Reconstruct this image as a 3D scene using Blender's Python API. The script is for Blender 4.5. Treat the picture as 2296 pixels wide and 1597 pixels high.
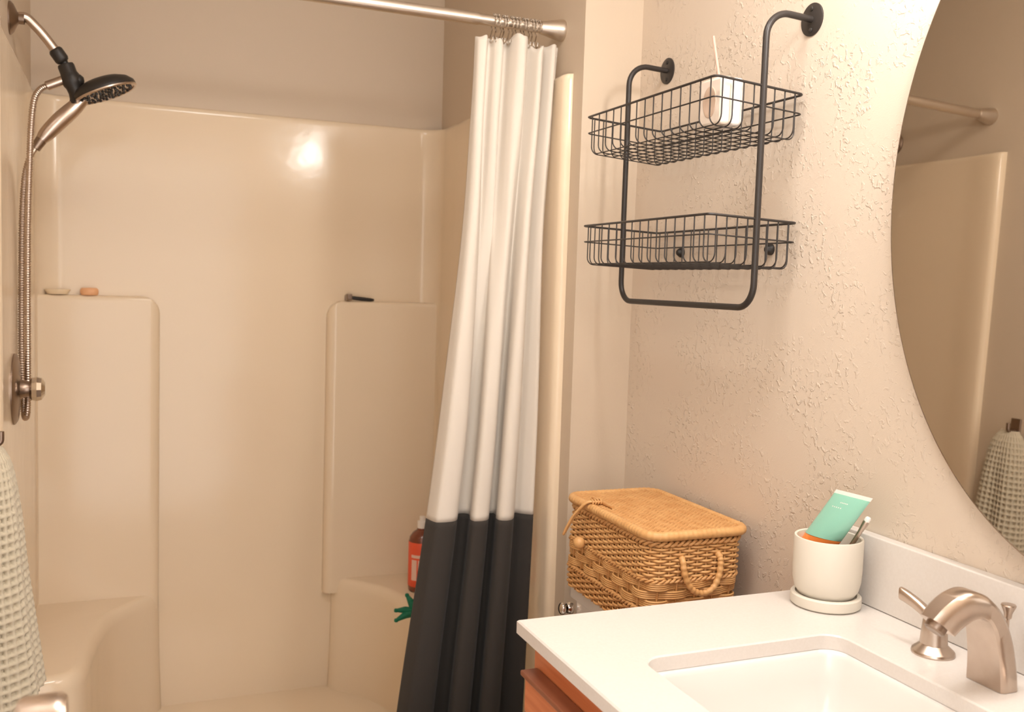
import bpy, bmesh, math, random
from mathutils import Vector, Matrix
random.seed(7)
pi = math.pi
for o in list(bpy.data.objects): bpy.data.objects.remove(o, do_unlink=True)
scene = bpy.context.scene
col = scene.collection

# ------------------------------------------------------------------ camera
CAM = Vector((-1.08688, -1.22998, 1.33749)); YAW, PITCH, ROLL, FPX = 0.38812, -0.07465, 0.031857, 2148.5
cam_d = bpy.data.cameras.new('camera'); cam = bpy.data.objects.new('camera', cam_d); col.objects.link(cam)
fw = Vector((math.sin(YAW)*math.cos(PITCH), math.cos(YAW)*math.cos(PITCH), math.sin(PITCH)))
rt = Vector((math.cos(YAW), -math.sin(YAW), 0)); up = rt.cross(fw)
r2 = math.cos(ROLL)*rt + math.sin(ROLL)*up; u2 = -math.sin(ROLL)*rt + math.cos(ROLL)*up
cam.matrix_world = Matrix(((r2.x, u2.x, -fw.x, CAM.x), (r2.y, u2.y, -fw.y, CAM.y), (r2.z, u2.z, -fw.z, CAM.z), (0, 0, 0, 1)))
cam_d.sensor_width = 36; cam_d.lens = FPX/2296*36; cam_d.clip_start = 0.02
cam_d.dof.use_dof = True; cam_d.dof.focus_distance = 1.60; cam_d.dof.aperture_fstop = 6.3
scene.camera = cam

# ------------------------------------------------------------------ world, exposure
world = bpy.data.worlds.new('doorway_fill'); scene.world = world; world.use_nodes = True  # uniform ambient fill, added to enter through the doorway
world.node_tree.nodes['Background'].inputs[0].default_value = (1.0, 0.965, 0.935, 1)
world.node_tree.nodes['Background'].inputs[1].default_value = 3.0
vs = scene.view_settings
vs.view_transform = 'Standard'; vs.look = 'None'; vs.gamma = 1.0; vs.use_curve_mapping = False
vs.exposure = 0.19
BULB = 90.0            # emission strength of each vanity bulb
BULB_COL = (1.0, 0.965, 0.935)
FILL_DOME = 19.0            # emission strength of the added fill dome, an assumed source

# ------------------------------------------------------------------ helpers
def lin(c):
    return tuple(((v/255)/12.92 if v/255 <= .04045 else ((v/255+.055)/1.055)**2.4) for v in c)
MATS = {}
def mat(name, c, rough=.5, metal=0., coat=0., spec=.5, bump=None, vary=None, sheen=0., trans=0., ior=1.45, sub=0., emis=None):
    """c: sRGB 0..255.  bump=(kind, scale, strength, distance).  vary=(scale, second sRGB colour, amount)"""
    m = bpy.data.materials.new(name); m.use_nodes = True; nt = m.node_tree; b = nt.nodes['Principled BSDF']
    b.inputs['Base Color'].default_value = (*lin(c), 1); b.inputs['Roughness'].default_value = rough
    b.inputs['Metallic'].default_value = metal; b.inputs['Coat Weight'].default_value = coat
    b.inputs['Specular IOR Level'].default_value = spec; b.inputs['IOR'].default_value = ior
    b.inputs['Transmission Weight'].default_value = trans; b.inputs['Sheen Weight'].default_value = sheen
    if emis: b.inputs['Emission Color'].default_value = (*emis[0], 1); b.inputs['Emission Strength'].default_value = emis[1]
    tc = nt.nodes.new('ShaderNodeTexCoord')
    if vary:
        n = nt.nodes.new('ShaderNodeTexNoise'); n.inputs['Scale'].default_value = vary[0]; n.inputs['Detail'].default_value = 4
        r = nt.nodes.new('ShaderNodeValToRGB'); r.color_ramp.elements[0].position = .35; r.color_ramp.elements[1].position = .65
        mx = [a*(1-vary[2])+b2*vary[2] for a, b2 in zip(lin(c), lin(vary[1]))]
        r.color_ramp.elements[0].color = (*lin(c), 1); r.color_ramp.elements[1].color = (*mx, 1)
        if len(vary) > 3:
            mp = nt.nodes.new('ShaderNodeMapping'); mp.inputs['Scale'].default_value = vary[3]
            nt.links.new(tc.outputs['Object'], mp.inputs[0]); nt.links.new(mp.outputs[0], n.inputs['Vector'])
        else: nt.links.new(tc.outputs['Object'], n.inputs['Vector'])
        nt.links.new(n.outputs['Fac'], r.inputs[0]); nt.links.new(r.outputs[0], b.inputs['Base Color'])
    if bump:
        k, sc, st, di = bump
        bp = nt.nodes.new('ShaderNodeBump'); bp.inputs['Strength'].default_value = st; bp.inputs['Distance'].default_value = di
        if k == 'noise':
            n = nt.nodes.new('ShaderNodeTexNoise'); n.inputs['Scale'].default_value = sc; n.inputs['Detail'].default_value = 3
            nt.links.new(tc.outputs['Object'], n.inputs['Vector']); nt.links.new(n.outputs['Fac'], bp.inputs['Height'])
        elif k == 'trowel':      # hand-applied wall texture: ragged raised flecks over soft swells
            n1 = nt.nodes.new('ShaderNodeTexNoise'); n1.inputs['Scale'].default_value = sc; n1.inputs['Detail'].default_value = 3.5; n1.inputs['Distortion'].default_value = .6
            r1 = nt.nodes.new('ShaderNodeValToRGB'); r1.color_ramp.elements[0].position = .545; r1.color_ramp.elements[1].position = .66
            n2 = nt.nodes.new('ShaderNodeTexNoise'); n2.inputs['Scale'].default_value = sc*.085; n2.inputs['Detail'].default_value = 2
            r2_ = nt.nodes.new('ShaderNodeValToRGB'); r2_.color_ramp.elements[0].position = .40; r2_.color_ramp.elements[1].position = .62
            n3 = nt.nodes.new('ShaderNodeTexNoise'); n3.inputs['Scale'].default_value = sc*5; n3.inputs['Detail'].default_value = 2
            mu = nt.nodes.new('ShaderNodeMath'); mu.operation = 'MULTIPLY'
            m3 = nt.nodes.new('ShaderNodeMath'); m3.operation = 'MULTIPLY_ADD'; m3.inputs[1].default_value = .16
            m4 = nt.nodes.new('ShaderNodeMath'); m4.operation = 'MULTIPLY_ADD'; m4.inputs[1].default_value = .8
            for n in (n1, n2, n3): nt.links.new(tc.outputs['Object'], n.inputs['Vector'])
            nt.links.new(n1.outputs['Fac'], r1.inputs[0]); nt.links.new(n2.outputs['Fac'], r2_.inputs[0])
            nt.links.new(r1.outputs[0], mu.inputs[0]); nt.links.new(r2_.outputs[0], mu.inputs[1])
            nt.links.new(n3.outputs['Fac'], m3.inputs[0]); nt.links.new(mu.outputs[0], m3.inputs[2])
            nt.links.new(n2.outputs['Fac'], m4.inputs[0]); nt.links.new(m3.outputs[0], m4.inputs[2])
            nt.links.new(m4.outputs[0], bp.inputs['Height'])
        nt.links.new(bp.outputs[0], b.inputs['Normal'])
    MATS[name] = m
    return m

LOC = {}                 # world location of every object made (no object is rotated)
def new_obj(name, data, loc, parent):
    o = bpy.data.objects.new(name, data); col.objects.link(o)
    if parent is not None:
        o.parent = parent; o.location = Vector(loc)-LOC[parent.name]
    else: o.location = loc
    LOC[o.name] = Vector(loc)
    return o
def thing(name, label, cat, loc, group=None):
    o = new_obj(name, None, loc, None); o.empty_display_size = .02
    o['label'] = label; o['category'] = cat
    if group: o['group'] = group
    return o
def part(name, geo, m, parent=None, smooth=True, angle=40, bevel=0, seg=3, origin=None, kind=None, label=None):
    vs_, fs = geo
    if origin is None:
        if parent is not None: origin = LOC[parent.name]
        else:
            xs = [v[0] for v in vs_]; ys = [v[1] for v in vs_]; zs = [v[2] for v in vs_]
            origin = Vector(((min(xs)+max(xs))/2, (min(ys)+max(ys))/2, min(zs)))
    origin = Vector(origin)
    me = bpy.data.meshes.new(name)
    me.from_pydata([Vector(v)-origin for v in vs_], [], fs); me.validate(); 
    bm = bmesh.new(); bm.from_mesh(me); bmesh.ops.recalc_face_normals(bm, faces=bm.faces); bm.to_mesh(me); bm.free()
    me.materials.append(m if not isinstance(m, str) else MATS[m])
    if smooth:
        me.shade_smooth(); me.set_sharp_from_angle(angle=math.radians(angle))
    o = new_obj(name, me, origin, parent)
    if bevel:
        md = o.modifiers.new('bevel', 'BEVEL'); md.width = bevel; md.segments = seg; md.limit_method = 'ANGLE'; md.harden_normals = False
    if kind: o['kind'] = kind
    if label: o['label'] = label
    return o
def struct(name, geo, m, **k):
    return part(name, geo, m, None, origin=(0, 0, 0), kind='structure', **k)
def tag(o, label, cat, group=None):
    o['label'] = label; o['category'] = cat
    if group: o['group'] = group
    return o
def join(*gs):
    V, Fc = [], []
    for v, f in gs:
        n = len(V); V += list(v); Fc += [tuple(i+n for i in q) for q in f]
    return V, Fc
def box(x0, x1, y0, y1, z0, z1):
    V = [(x, y, z) for x in (x0, x1) for y in (y0, y1) for z in (z0, z1)]
    return V, [(0, 1, 3, 2), (4, 6, 7, 5), (0, 4, 5, 1), (2, 3, 7, 6), (0, 2, 6, 4), (1, 5, 7, 3)]
def catmull(P, n, closed=False):
    P = [Vector(p) for p in P]; N = len(P); out = []
    for i in range(N if closed else N-1):
        if closed: a, b, c, d = P[(i-1) % N], P[i], P[(i+1) % N], P[(i+2) % N]
        else:
            b, c = P[i], P[i+1]; a = P[i-1] if i else b+(b-c); d = P[i+2] if i+2 < N else c+(c-b)
        for k in range(n):
            t = k/n
            out.append(.5*((2*b)+(c-a)*t+(2*a-5*b+4*c-d)*t*t+(3*b-a-3*c+d)*t**3))
    if not closed: out.append(P[-1])
    return out
def tube(path, r, sides=10, closed=False, caps=True, squash=None):
    """sweep a circle (radius r or per-point list) along a path; squash=(a,b) makes it elliptic"""
    P = [Vector(p) for p in path]; N = len(P); V, Fc = [], []
    rr = r if isinstance(r, (list, tuple)) else [r]*N
    def tan(i):
        if closed: return (P[(i+1) % N]-P[i-1]).normalized()
        return (P[min(i+1, N-1)]-P[max(i-1, 0)]).normalized()
    t = tan(0); ref = Vector((0, 0, 1)) if abs(t.z) < .9 else Vector((0, 1, 0))
    n = (ref-t*ref.dot(t)).normalized()
    for i in range(N):
        t = tan(i); n = (n-t*n.dot(t))
        n = n.normalized() if n.length > 1e-6 else Vector((1, 0, 0)); b = t.cross(n)
        for k in range(sides):
            a = 2*pi*k/sides; ca, sa = math.cos(a), math.sin(a)
            if squash: ca *= squash[0]; sa *= squash[1]
            V.append(P[i]+(n*ca+b*sa)*rr[i])
    for i in range(N if closed else N-1):
        j = (i+1) % N
        for k in range(sides):
            k2 = (k+1) % sides
            Fc.append((i*sides+k, i*sides+k2, j*sides+k2, j*sides+k))
    if caps and not closed:
        Fc.append(tuple(range(sides-1, -1, -1))); Fc.append(tuple((N-1)*sides+k for k in range(sides)))
    return V, Fc
def lathe(prof, c=(0, 0, 0), axis=(0, 0, 1), n=32, refx=None):
    """prof: (radius, height along axis); closes with caps where radius is 0"""
    ax = Vector(axis).normalized(); ref = Vector(refx) if refx else (Vector((1, 0, 0)) if abs(ax.x) < .9 else Vector((0, 1, 0)))
    u = (ref-ax*ref.dot(ax)).normalized(); w = ax.cross(u); c = Vector(c); V, Fc, rows = [], [], []
    for r, h in prof:
        if r < 1e-7: rows.append([len(V)]); V.append(c+ax*h)
        else:
            rows.append(list(range(len(V), len(V)+n)))
            V += [c+ax*h+(u*math.cos(2*pi*k/n)+w*math.sin(2*pi*k/n))*r for k in range(n)]
    for a, b in zip(rows, rows[1:]):
        for k in range(n):
            k2 = (k+1) % n
            if len(a) == 1 and len(b) == 1: continue
            if len(a) == 1: Fc.append((a[0], b[k2], b[k]))
            elif len(b) == 1: Fc.append((a[k], a[k2], b[0]))
            else: Fc.append((a[k], a[k2], b[k2], b[k]))
    return V, Fc
def rrect(cx, cy, hx, hy, r, n=6):
    """rounded rectangle loop in xy, counter-clockwise"""
    out = []
    for sx, sy, a0 in ((1, 1, 0), (-1, 1, pi/2), (-1, -1, pi), (1, -1, 1.5*pi)):
        for k in range(n+1):
            a = a0+pi/2*k/n
            out.append((cx+sx*(hx-r)+r*math.cos(a), cy+sy*(hy-r)+r*math.sin(a)))
    return out
def loft(loops, cap0=True, cap1=True, closed=True):
    n = len(loops[0]); V = [tuple(p) for l in loops for p in l]; Fc = []
    for i in range(len(loops)-1):
        for k in range(n if closed else n-1):
            k2 = (k+1) % n
            Fc.append((i*n+k, i*n+k2, (i+1)*n+k2, (i+1)*n+k))
    if cap0: Fc.append(tuple(range(n-1, -1, -1)))
    if cap1: Fc.append(tuple((len(loops)-1)*n+k for k in range(n)))
    return V, Fc
def resample(path, n, closed=True):
    P = [Vector(p) for p in path]
    if closed: P.append(P[0])
    L = [0]
    for a, b in zip(P, P[1:]): L.append(L[-1]+(b-a).length)
    out = []; j = 0
    for i in range(n):
        s = L[-1]*i/(n if closed else n-1)
        while j < len(L)-2 and L[j+1] < s: j += 1
        t = (s-L[j])/max(1e-9, L[j+1]-L[j]); out.append(P[j].lerp(P[j+1], min(1, t)))
    return out
def bend(points, radius, n=8):
    """polyline with filleted corners"""
    P = [Vector(p) for p in points]; out = [P[0]]
    for a, b, c in zip(P, P[1:], P[2:]):
        d1 = (a-b).normalized(); d2 = (c-b).normalized(); ang = d1.angle(d2); t = radius/math.tan(ang/2)
        p1 = b+d1*t; p2 = b+d2*t; ctr = b+(d1+d2).normalized()*(radius/math.sin(ang/2))
        v1 = p1-ctr; v2 = p2-ctr; w = v1.angle(v2)
        for k in range(n+1):
            s = k/n; out.append(ctr+(v1*math.sin((1-s)*w)+v2*math.sin(s*w))/math.sin(w))
    out.append(P[-1]); return out

# ------------------------------------------------------------------ materials
mat('paint', (206, 189, 168), .55, bump=('noise', 160, .12, .002))
mat('paint_trowel', (212, 197, 180), .42, bump=('trowel', 95, .65, .0022))
mat('ceiling_paint', (232, 224, 214), .8, bump=('noise', 120, .3, .003))
mat('acrylic', (232, 213, 186), .15, spec=.45, bump=('noise', 8, .16, .006))
mat('floor_tile', (150, 132, 116), .5, vary=(9, (128, 112, 98), .7))
mat('nickel', (202, 187, 174), .28, metal=1, vary=(30, (184, 166, 152), .5))
mat('nickel_dark', (150, 132, 118), .34, metal=1)
mat('chrome', (215, 208, 200), .08, metal=1)
mat('rod_metal', (218, 208, 196), .32, metal=1)
mat('black_plastic', (44, 40, 37), .42)
mat('black_metal', (50, 45, 42), .38, metal=.0, spec=.45)
mat('curtain_white', (217, 208, 196), .85, sheen=.1, bump=('noise', 900, .08, .0006))
mat('curtain_black', (56, 51, 47), .9, sheen=.05, bump=('noise', 900, .1, .0006))
mat('quartz', (216, 210, 204), .18, vary=(260, (209, 202, 195), .4))
mat('porcelain', (224, 219, 214), .09, coat=.4)
mat('wood', (210, 128, 84), .38, vary=(7, (186, 100, 58), .7, (6, 1.2, 14)))
mat('wood_dark', (140, 84, 58), .4, vary=(7, (118, 66, 44), .7, (6, 1.2, 14)))
mat('mirror_glass', (206, 200, 192), .012, metal=1)
mat('mirror_edge', (150, 128, 110), .15, metal=.6)
mat('rattan', (209, 160, 104), .45, vary=(45, (190, 134, 78), .6))
mat('rattan_pale', (216, 169, 112), .42, vary=(45, (200, 146, 88), .6))
mat('stoneware', (216, 209, 196), .55, bump=('noise', 400, .08, .0006))
mat('mint', (142, 200, 180), .22, coat=.3)
mat('white_plastic', (240, 234, 228), .25)
mat('orange_plastic', (240, 138, 66), .25)
mat('block_ceramic', (232, 218, 204), .22, coat=.3)
mat('block_dish', (205, 180, 160), .3)
mat('pink_stick', (206, 158, 142), .45)
mat('towel_cloth', (196, 186, 164), .95, sheen=.2)
mat('soap_peach', (232, 176, 130), .5)
mat('dish_cream', (236, 214, 180), .3)
mat('amber', (120, 62, 40), .2, coat=.3)
mat('red_label', (236, 92, 58), .45)
mat('label_ink', (236, 200, 184), .5)
mat('green_rubber', (22, 112, 82), .6)
mat('door_paint', (236, 228, 218), .4)
mat('fill_dome_glow', (255, 244, 230), .4, emis=(BULB_COL, FILL_DOME))  # glow of the assumed dome, added as fill
mat('bulb', (255, 240, 220), .4, emis=(BULB_COL, BULB))

# ------------------------------------------------------------------ room shell
XL, YB, YS, X1, YF = -1.3164, 1.7286, 0.7124, 0.1439, -1.10
CEIL = 2.44
struct('floor', box(XL-.1, .1, YF-.12, YB+.1, -.05, 0), 'floor_tile', smooth=False)
struct('ceiling', box(XL-.1, .1, YF-.12, YB+.1, CEIL, CEIL+.05), 'ceiling_paint', smooth=False)
struct('wall_right', box(0, .1, YF-.12, YB+.1, 0, CEIL), 'paint_trowel', smooth=False)
struct('wall_left', box(XL-.1, XL, YF-.12, YB+.1, 0, CEIL), 'paint', smooth=False)
struct('wall_back', box(XL, 0, YB, YB+.1, 0, CEIL), 'paint', smooth=False)
struct('wall_partition', box(-X1, 0, YS, YB, 0, CEIL), 'paint', smooth=False)
DX0, DX1 = -1.262, -.46           # doorway the picture is taken through
struct('wall_front', join(box(DX1, 0, YF-.12, YF, 0, CEIL), box(XL, DX0, YF-.12, YF, 0, CEIL), box(DX0, DX1, YF-.12, YF, 2.06, CEIL)), 'paint', smooth=False)
door = struct('door_1', box(-1.250, -1.215, YF+.005, -.30, .01, 2.03), 'door_paint', bevel=.002)
kc = Vector((-1.215, -.38, .961))
part('door_knob', lathe([(0, 0), (.032, 0), (.032, .004), (.028, .008), (.013, .011), (.012, .028), (.013, .046), (.0235, .050), (.0262, .054), (.0268, .078), (.0262, .083), (.0235, .0865), (0, .0872)], kc, (1, 0, 0), 40), 'nickel', door, label='brushed nickel knob')
struct('baseboard_right', box(-.012, 0, .02, YS, 0, .09), 'door_paint', bevel=.003)
struct('baseboard_left', box(XL, XL+.012, -.25, .74, 0, .09), 'door_paint', bevel=.003)

# ------------------------------------------------------------------ shower stall (moulded unit)
st = thing('shower_stall', 'glossy almond moulded shower stall with corner seats behind the curtain', 'shower', (-.73, 1.25, 0))
g = .012; xl, xr, yb = XL+g, -X1-g, YB-g; RC = .065; ZS = 1.815; Z0 = .0
prof = [(XL+.0005, .762), (XL+.010, .763), (XL+.018, .767), (XL+.022, .778), (XL+.0225, .796), (XL+.021, .822), (XL+.017, .850), (xl+.002, .875), (xl, .91)]
prof += [(xl, y) for y in (1.0, 1.2, 1.4, 1.55)]
prof += [(xl+RC-RC*math.cos(a), yb-RC+RC*math.sin(a)) for a in [pi/2*k/10 for k in range(11)]]
right = [(-X1-(p[0]-XL), p[1]) for p in reversed(prof)]
prof = prof + [(-1.0, yb), (-.73, yb), (-.46, yb)] + right
def offs(p, d):       # move a profile point towards the plaster behind it
    x, y = p
    if y > yb-RC-.001:
        cx = xl+RC if x < -.73 else xr-RC
        if xl+RC < x < xr-RC: return (x, y+d)
        v = Vector((x-cx, y-(yb-RC))); v.normalize(); return (x+v.x*d, y+v.y*d)
    return (max(XL+.0004, x-d), y) if x < -.73 else (min(-X1-.0004, x+d), y)
loops = []
for z, d in ((Z0, 0), (.4, 0), (1.0, 0), (1.6, 0), (ZS-.035, 0), (ZS-.018, 0), (ZS-.012, 0), (ZS-.006, .0012), (ZS-.002, .0035), (ZS, .007), (ZS+.0005, .0118)):
    loops.append([(*offs(p, d), z) if d else (*p, z) for p in prof])
part('wall_panel', loft(loops, False, False, closed=False), 'acrylic', st, angle=60)
# corner columns with soap ledges on top
ZL = 1.27
def column(x0, x1, inner):
    d = .040; r = .026
    o = []; yf = yb-d
    if inner == 'right':
        pts = [(x0, yb+.004), (x0, yf), (x1-r, yf)] + [(x1-r+r*math.sin(a), yf+r-r*math.cos(a)) for a in [pi/2*k/6 for k in range(1, 7)]] + [(x1, yb+.004)]
    else:
        pts = [(x0, yb+.004)] + [(x0+r-r*math.cos(a), yf+r-r*math.sin(a)) for a in [pi/2*k/6 for k in range(7)]] + [(x1, yf), (x1, yb+.004)]
    zs = [.36, .45, 1.0, ZL-.08, ZL-.06, ZL-.05]; cxm = (x0+x1)/2
    loops = [[(x, y, z) for x, y in pts] for z in zs]
    for k in range(1, 9):         # rounded top: outer corner comes in and the front edge rolls over
        a = pi/2*k/8; dz = .05*math.sin(a); rin = .05*(1-math.cos(a)); fr = min(rin, .014)
        l = []
        for x, y in pts:
            nx = min(x, x1-rin) if inner == 'right' else max(x, x0+rin)
            ny = max(y, yf+(0 if k < 5 else .012*((k-4)/4)**2)) if y < yb else y
            l.append((nx, ny, ZL-.05+dz))
        loops.append(l)
    return loft(loops, True, True)
part('corner_column', column(xl-.004, -.985, 'right'), 'acrylic', st, angle=60)
part('corner_column', column(-.504, xr+.004, 'left'), 'acrylic', st, angle=60)
# seats, plan curve (mirror for the right one)
seat = [(-.985, 1.70), (-1.002, 1.672), (-1.055, 1.615), (-1.105, 1.535), (-1.135, 1.43), (-1.15, 1.32), (-1.16, 1.22), (-1.172, 1.165), (-1.20, 1.135), (-1.25, 1.122), (xl-.004, 1.118)]
sc = catmull([(x, y, 0) for x, y in seat], 5)
def seat_geo(mir):
    zt = .405; loops = []
    base = [(p.x, p.y) for p in sc] + [(xl-.004, 1.45), (xl-.004, yb+.003), (-1.15, yb+.003), (-.985, yb+.003)]
    nn = []
    m = len(base)
    for i in range(m):
        a = Vector(base[i-1]); b = Vector(base[(i+1) % m]); t = (b-a).normalized(); nn.append((-t.y, t.x))
    for z, ins in [(0.0, -.01), (.2, -.003), (zt-.034, 0), (zt-.025, .001), (zt-.014, .005), (zt-.006, .011), (zt-.0015, .018), (zt, .028)]:
        l = []
        for i, (x, y) in enumerate(base):
            k = ins if i < len(sc) else 0
            x2, y2 = x-abs(nn[i][0])*k if i < len(sc) else x, y+abs(nn[i][1])*k*(1 if i > 12 else .4) if i < len(sc) else y
            x2 = max(x2, xl-.004); y2 = min(y2, yb+.003)
            if mir: x2 = xl+xr-x2
            l.append((x2, y2, z))
        loops.append(l)
    return loft(loops, False, True)
part('corner_seat', seat_geo(False), 'acrylic', st, angle=60)
part('corner_seat', seat_geo(True), 'acrylic', st, angle=60)
# pan with front threshold
pan = join(box(xl-.006, xr+.006, .80, yb+.006, .002, .05))
part('shower_pan', pan, 'acrylic', st, bevel=.004)
th = [[(x, y, z) for y, z in ((.772, .002), (.772, .10), (.785, .122), (.81, .13), (.85, .128), (.885, .11), (.90, .07), (.91, .045), (.91, .002))] for x in (XL+.002, -.73, -X1-.002)]
part('threshold', loft(th, True, True), 'acrylic', st, angle=50)
part('drain', lathe([(0, .0), (.045, 0), (.045, .004), (.03, .006), (0, .006)], (-.73, 1.3, .05), (0, 0, 1), 24), 'chrome', st)

# ------------------------------------------------------------------ shower fittings on the left wall
sh = thing('hand_shower', 'handheld shower head with black bracket on nickel arm in the stall', 'shower head', (XL, 1.19, 1.885))
part('wall_flange', lathe([(0, 0), (.036, 0), (.036, .003), (.030, .009), (.015, .016), (.0115, .019), (.0115, .03)], (XL, 1.19, 1.887), (1, 0, 0), 28), 'nickel_dark', sh)
arm = catmull([(XL+.004, 1.19, 1.887), (XL+.03, 1.194, 1.893), (-1.268, 1.200, 1.880), (-1.246, 1.208, 1.857), (-1.224, 1.215, 1.829)], 8)
part('arm', tube(arm, .0105, 14), 'nickel', sh)
ad = Vector((.58, .10, -.80)).normalized(); a0 = Vector((-1.227, 1.214, 1.833))
part('collar', lathe([(0, -.002), (.0125, -.002), (.014, 0), (.0155, .003), (.0155, .024), (.013, .029), (.009, .031), (.008, .036), (0, .036)], a0, ad, 20), 'black_plastic', sh)
a1 = a0+ad*.036; bd = Vector((.35, .02, -.94)).normalized()
br = part('bracket', lathe([(0, -.002), (.0165, 0), (.0180, .004), (.0180, .020), (.0205, .026), (.0220, .036), (.0205, .046), (.0175, .052), (.0165, .064), (.0185, .075), (.024, .086), (0, .087)], a1, bd, 20), 'black_plastic', sh)
j = a1+bd*.040
part('bracket_ball', lathe([(0, -.016), (.009, -.014), (.0145, -.007), (.016, 0), (.0145, .007), (.009, .014), (0, .016)], j+Vector((.010, 0, .004)), (1, 0, 0), 16), 'black_plastic', br)
hd_n = Vector((.39, -.03, -.92)).normalized(); hc = Vector((-1.1225, 1.22, 1.7515))
head = part('spray_head', lathe([(0, -.030), (.02, -.030), (.042, -.027), (.060, -.019), (.0700, -.008), (.0715, 0), (.0705, .003), (.0, .003)], hc, hd_n, 48), 'black_plastic', sh)
part('trim_ring', lathe([(.0700, .0015), (.0718, .0022), (.0718, .0050), (.069, .0070), (.0655, .0060), (.0655, .003)], hc, hd_n, 48), 'nickel', head, label='nickel rim ring')
part('spray_face', lathe([(0, .0042), (.03, .0042), (.066, .0036), (.066, .0020)], hc, hd_n, 48), 'nickel', head)
uu = (Vector((0, 1, 0))-hd_n*hd_n.y).normalized(); ww = hd_n.cross(uu); noz = []
for rr_, cnt in ((.012, 6), (.026, 12), (.042, 18), (.057, 24)):
    for k in range(cnt):
        a = 2*pi*(k+.5*(cnt % 4 == 2))/cnt
        noz.append(lathe([(.0034, 0), (.0032, .0035), (.0022, .005), (0, .005)], hc+hd_n*.0038+(uu*math.cos(a)+ww*math.sin(a))*rr_, hd_n, 7))
part('nozzles', join(*noz), 'black_plastic', head, kind='stuff')
hp = catmull([(-1.170, 1.22, 1.730), (-1.190, 1.218, 1.706), (-1.218, 1.215, 1.676), (-1.244, 1.213, 1.645), (-1.256, 1.211, 1.629)], 6)
part('handle', tube(hp, [.0115+.0072*math.sin(pi*min(1, (i+3)/(len(hp)+3))) for i in range(len(hp))], 16), 'nickel', sh)
part('handle_end', tube([(-1.2545, 1.2112, 1.631), (-1.268, 1.209, 1.609)], [.0125, .0105], 14), 'nickel_dark', sh)
part('hose_nut', tube([(-1.268, 1.209, 1.609), (-1.276, 1.207, 1.594)], .0062, 12), 'nickel', sh)
part('hose_connector', tube([(-1.192, 1.22, 1.778), (-1.206, 1.22, 1.771), (-1.2441, 1.22, 1.752), (-1.2455, 1.22, 1.7512)], [.0098, .0108, .0108, .0084], 14), 'nickel', sh)
hose = catmull([(-1.244, 1.22, 1.752), (-1.257, 1.208, 1.741), (-1.2675, 1.190, 1.715), (-1.273, 1.178, 1.66), (-1.2765, 1.168, 1.56), (-1.2795, 1.160, 1.44), (-1.2805, 1.155, 1.28), (-1.2805, 1.150, 1.12), (-1.2815, 1.152, 1.03), (-1.2875, 1.170, 1.002), (-1.2935, 1.190, 1.03), (-1.2968, 1.200, 1.13), (-1.2968, 1.205, 1.28), (-1.2950, 1.208, 1.44), (-1.2905, 1.208, 1.53), (-1.2835, 1.207, 1.572), (-1.2765, 1.206, 1.593)], 12)
hose = resample(hose, 1000, closed=False)
part('hose', tube(hose, [.0066+.0007*(1 if (i//2) % 2 else -1) for i in range(len(hose))], 9), 'nickel', sh, angle=80)

va = thing('shower_valve', 'round nickel shower valve plate with knob handle below the hose', 'shower valve', (xl, 1.11, 1.075))
part('plate', lathe([(0, 0), (.078, 0), (.078, .003), (.070, .008), (.03, .012), (.026, .013), (0, .013)], (xl, 1.105, 1.075), (1, 0, 0), 40), 'nickel_dark', va)
part('stem', lathe([(.024, .012), (.020, .018), (.0165, .03), (.0185, .038), (0, .038)], (xl, 1.105, 1.075), (1, 0, 0), 24), 'nickel_dark', va)
part('knob', lathe([(0, .030), (.020, .031), (.026, .036), (.0275, .046), (.025, .055), (.014, .062), (0, .063)], (xl, 1.105, 1.075), (1, 0, 0), 10), 'chrome', va, angle=20)

# things on the stall ledges and seats
sd = thing('soap_dish', 'cream oval soap dish on the left corner ledge of the shower', 'soap dish', (-1.245, 1.690, ZL))
def ell(c, prof, sx, sy, n=28, sz=1):
    V, Fc = lathe(prof, (0, 0, 0), (0, 0, 1), n)
    return [(c[0]+v.x*sx, c[1]+v.y*sy, c[2]+v.z*sz) for v in V], Fc
part('dish', ell((-1.250, 1.690, ZL), [(0, .001), (.75, .001), (.86, .006), (1, .013), (1.0, .0145), (.94, .014), (.8, .008), (0, .006)], .033, .022), 'dish_cream', sd)
o = part('soap_bar', ell((-1.170, 1.690, ZL), [(0, 0), (.85, 0), (.97, .004), (1, .010), (.96, .016), (.8, .020), (0, .021)], .024, .017), 'soap_peach')
tag(o, 'peach soap bar beside the cream dish on the shower ledge', 'soap')
rz = thing('razor', 'dark safety razor lying on the right corner ledge of the shower', 'razor', (-.43, 1.69, ZL))
part('razor_head', join(box(-.447, -.433, 1.674, 1.706, ZL+.004, ZL+.022), box(-.450, -.446, 1.672, 1.708, ZL+.001, ZL+.018)), 'nickel_dark', rz, bevel=.002)
part('handle', tube([(-.436, 1.69, ZL+.012), (-.425, 1.69, ZL+.010), (-.40, 1.69, ZL+.0075), (-.372, 1.69, ZL+.0055), (-.362, 1.69, ZL+.005)], [.004, .0058, .0062, .0052, .0035], 12), 'black_plastic', rz)
bo = thing('soap_bottle', 'amber soap bottle with red label standing behind the black curtain band', 'bottle', (-.245, 1.50, .405))
part('body', lathe([(0, 0), (.034, 0), (.0385, .004), (.0395, .012), (.0395, .150), (.037, .165), (.028, .178), (.016, .186), (.015, .195), (0, .195)], (-.245, 1.50, .405), n=32), 'amber', bo)
lb = part('label', lathe([(.0398, .018), (.0402, .0185), (.0402, .152), (.0398, .1525)], (-.245, 1.50, .405), n=40), 'red_label', bo, label='red paper label')
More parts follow.
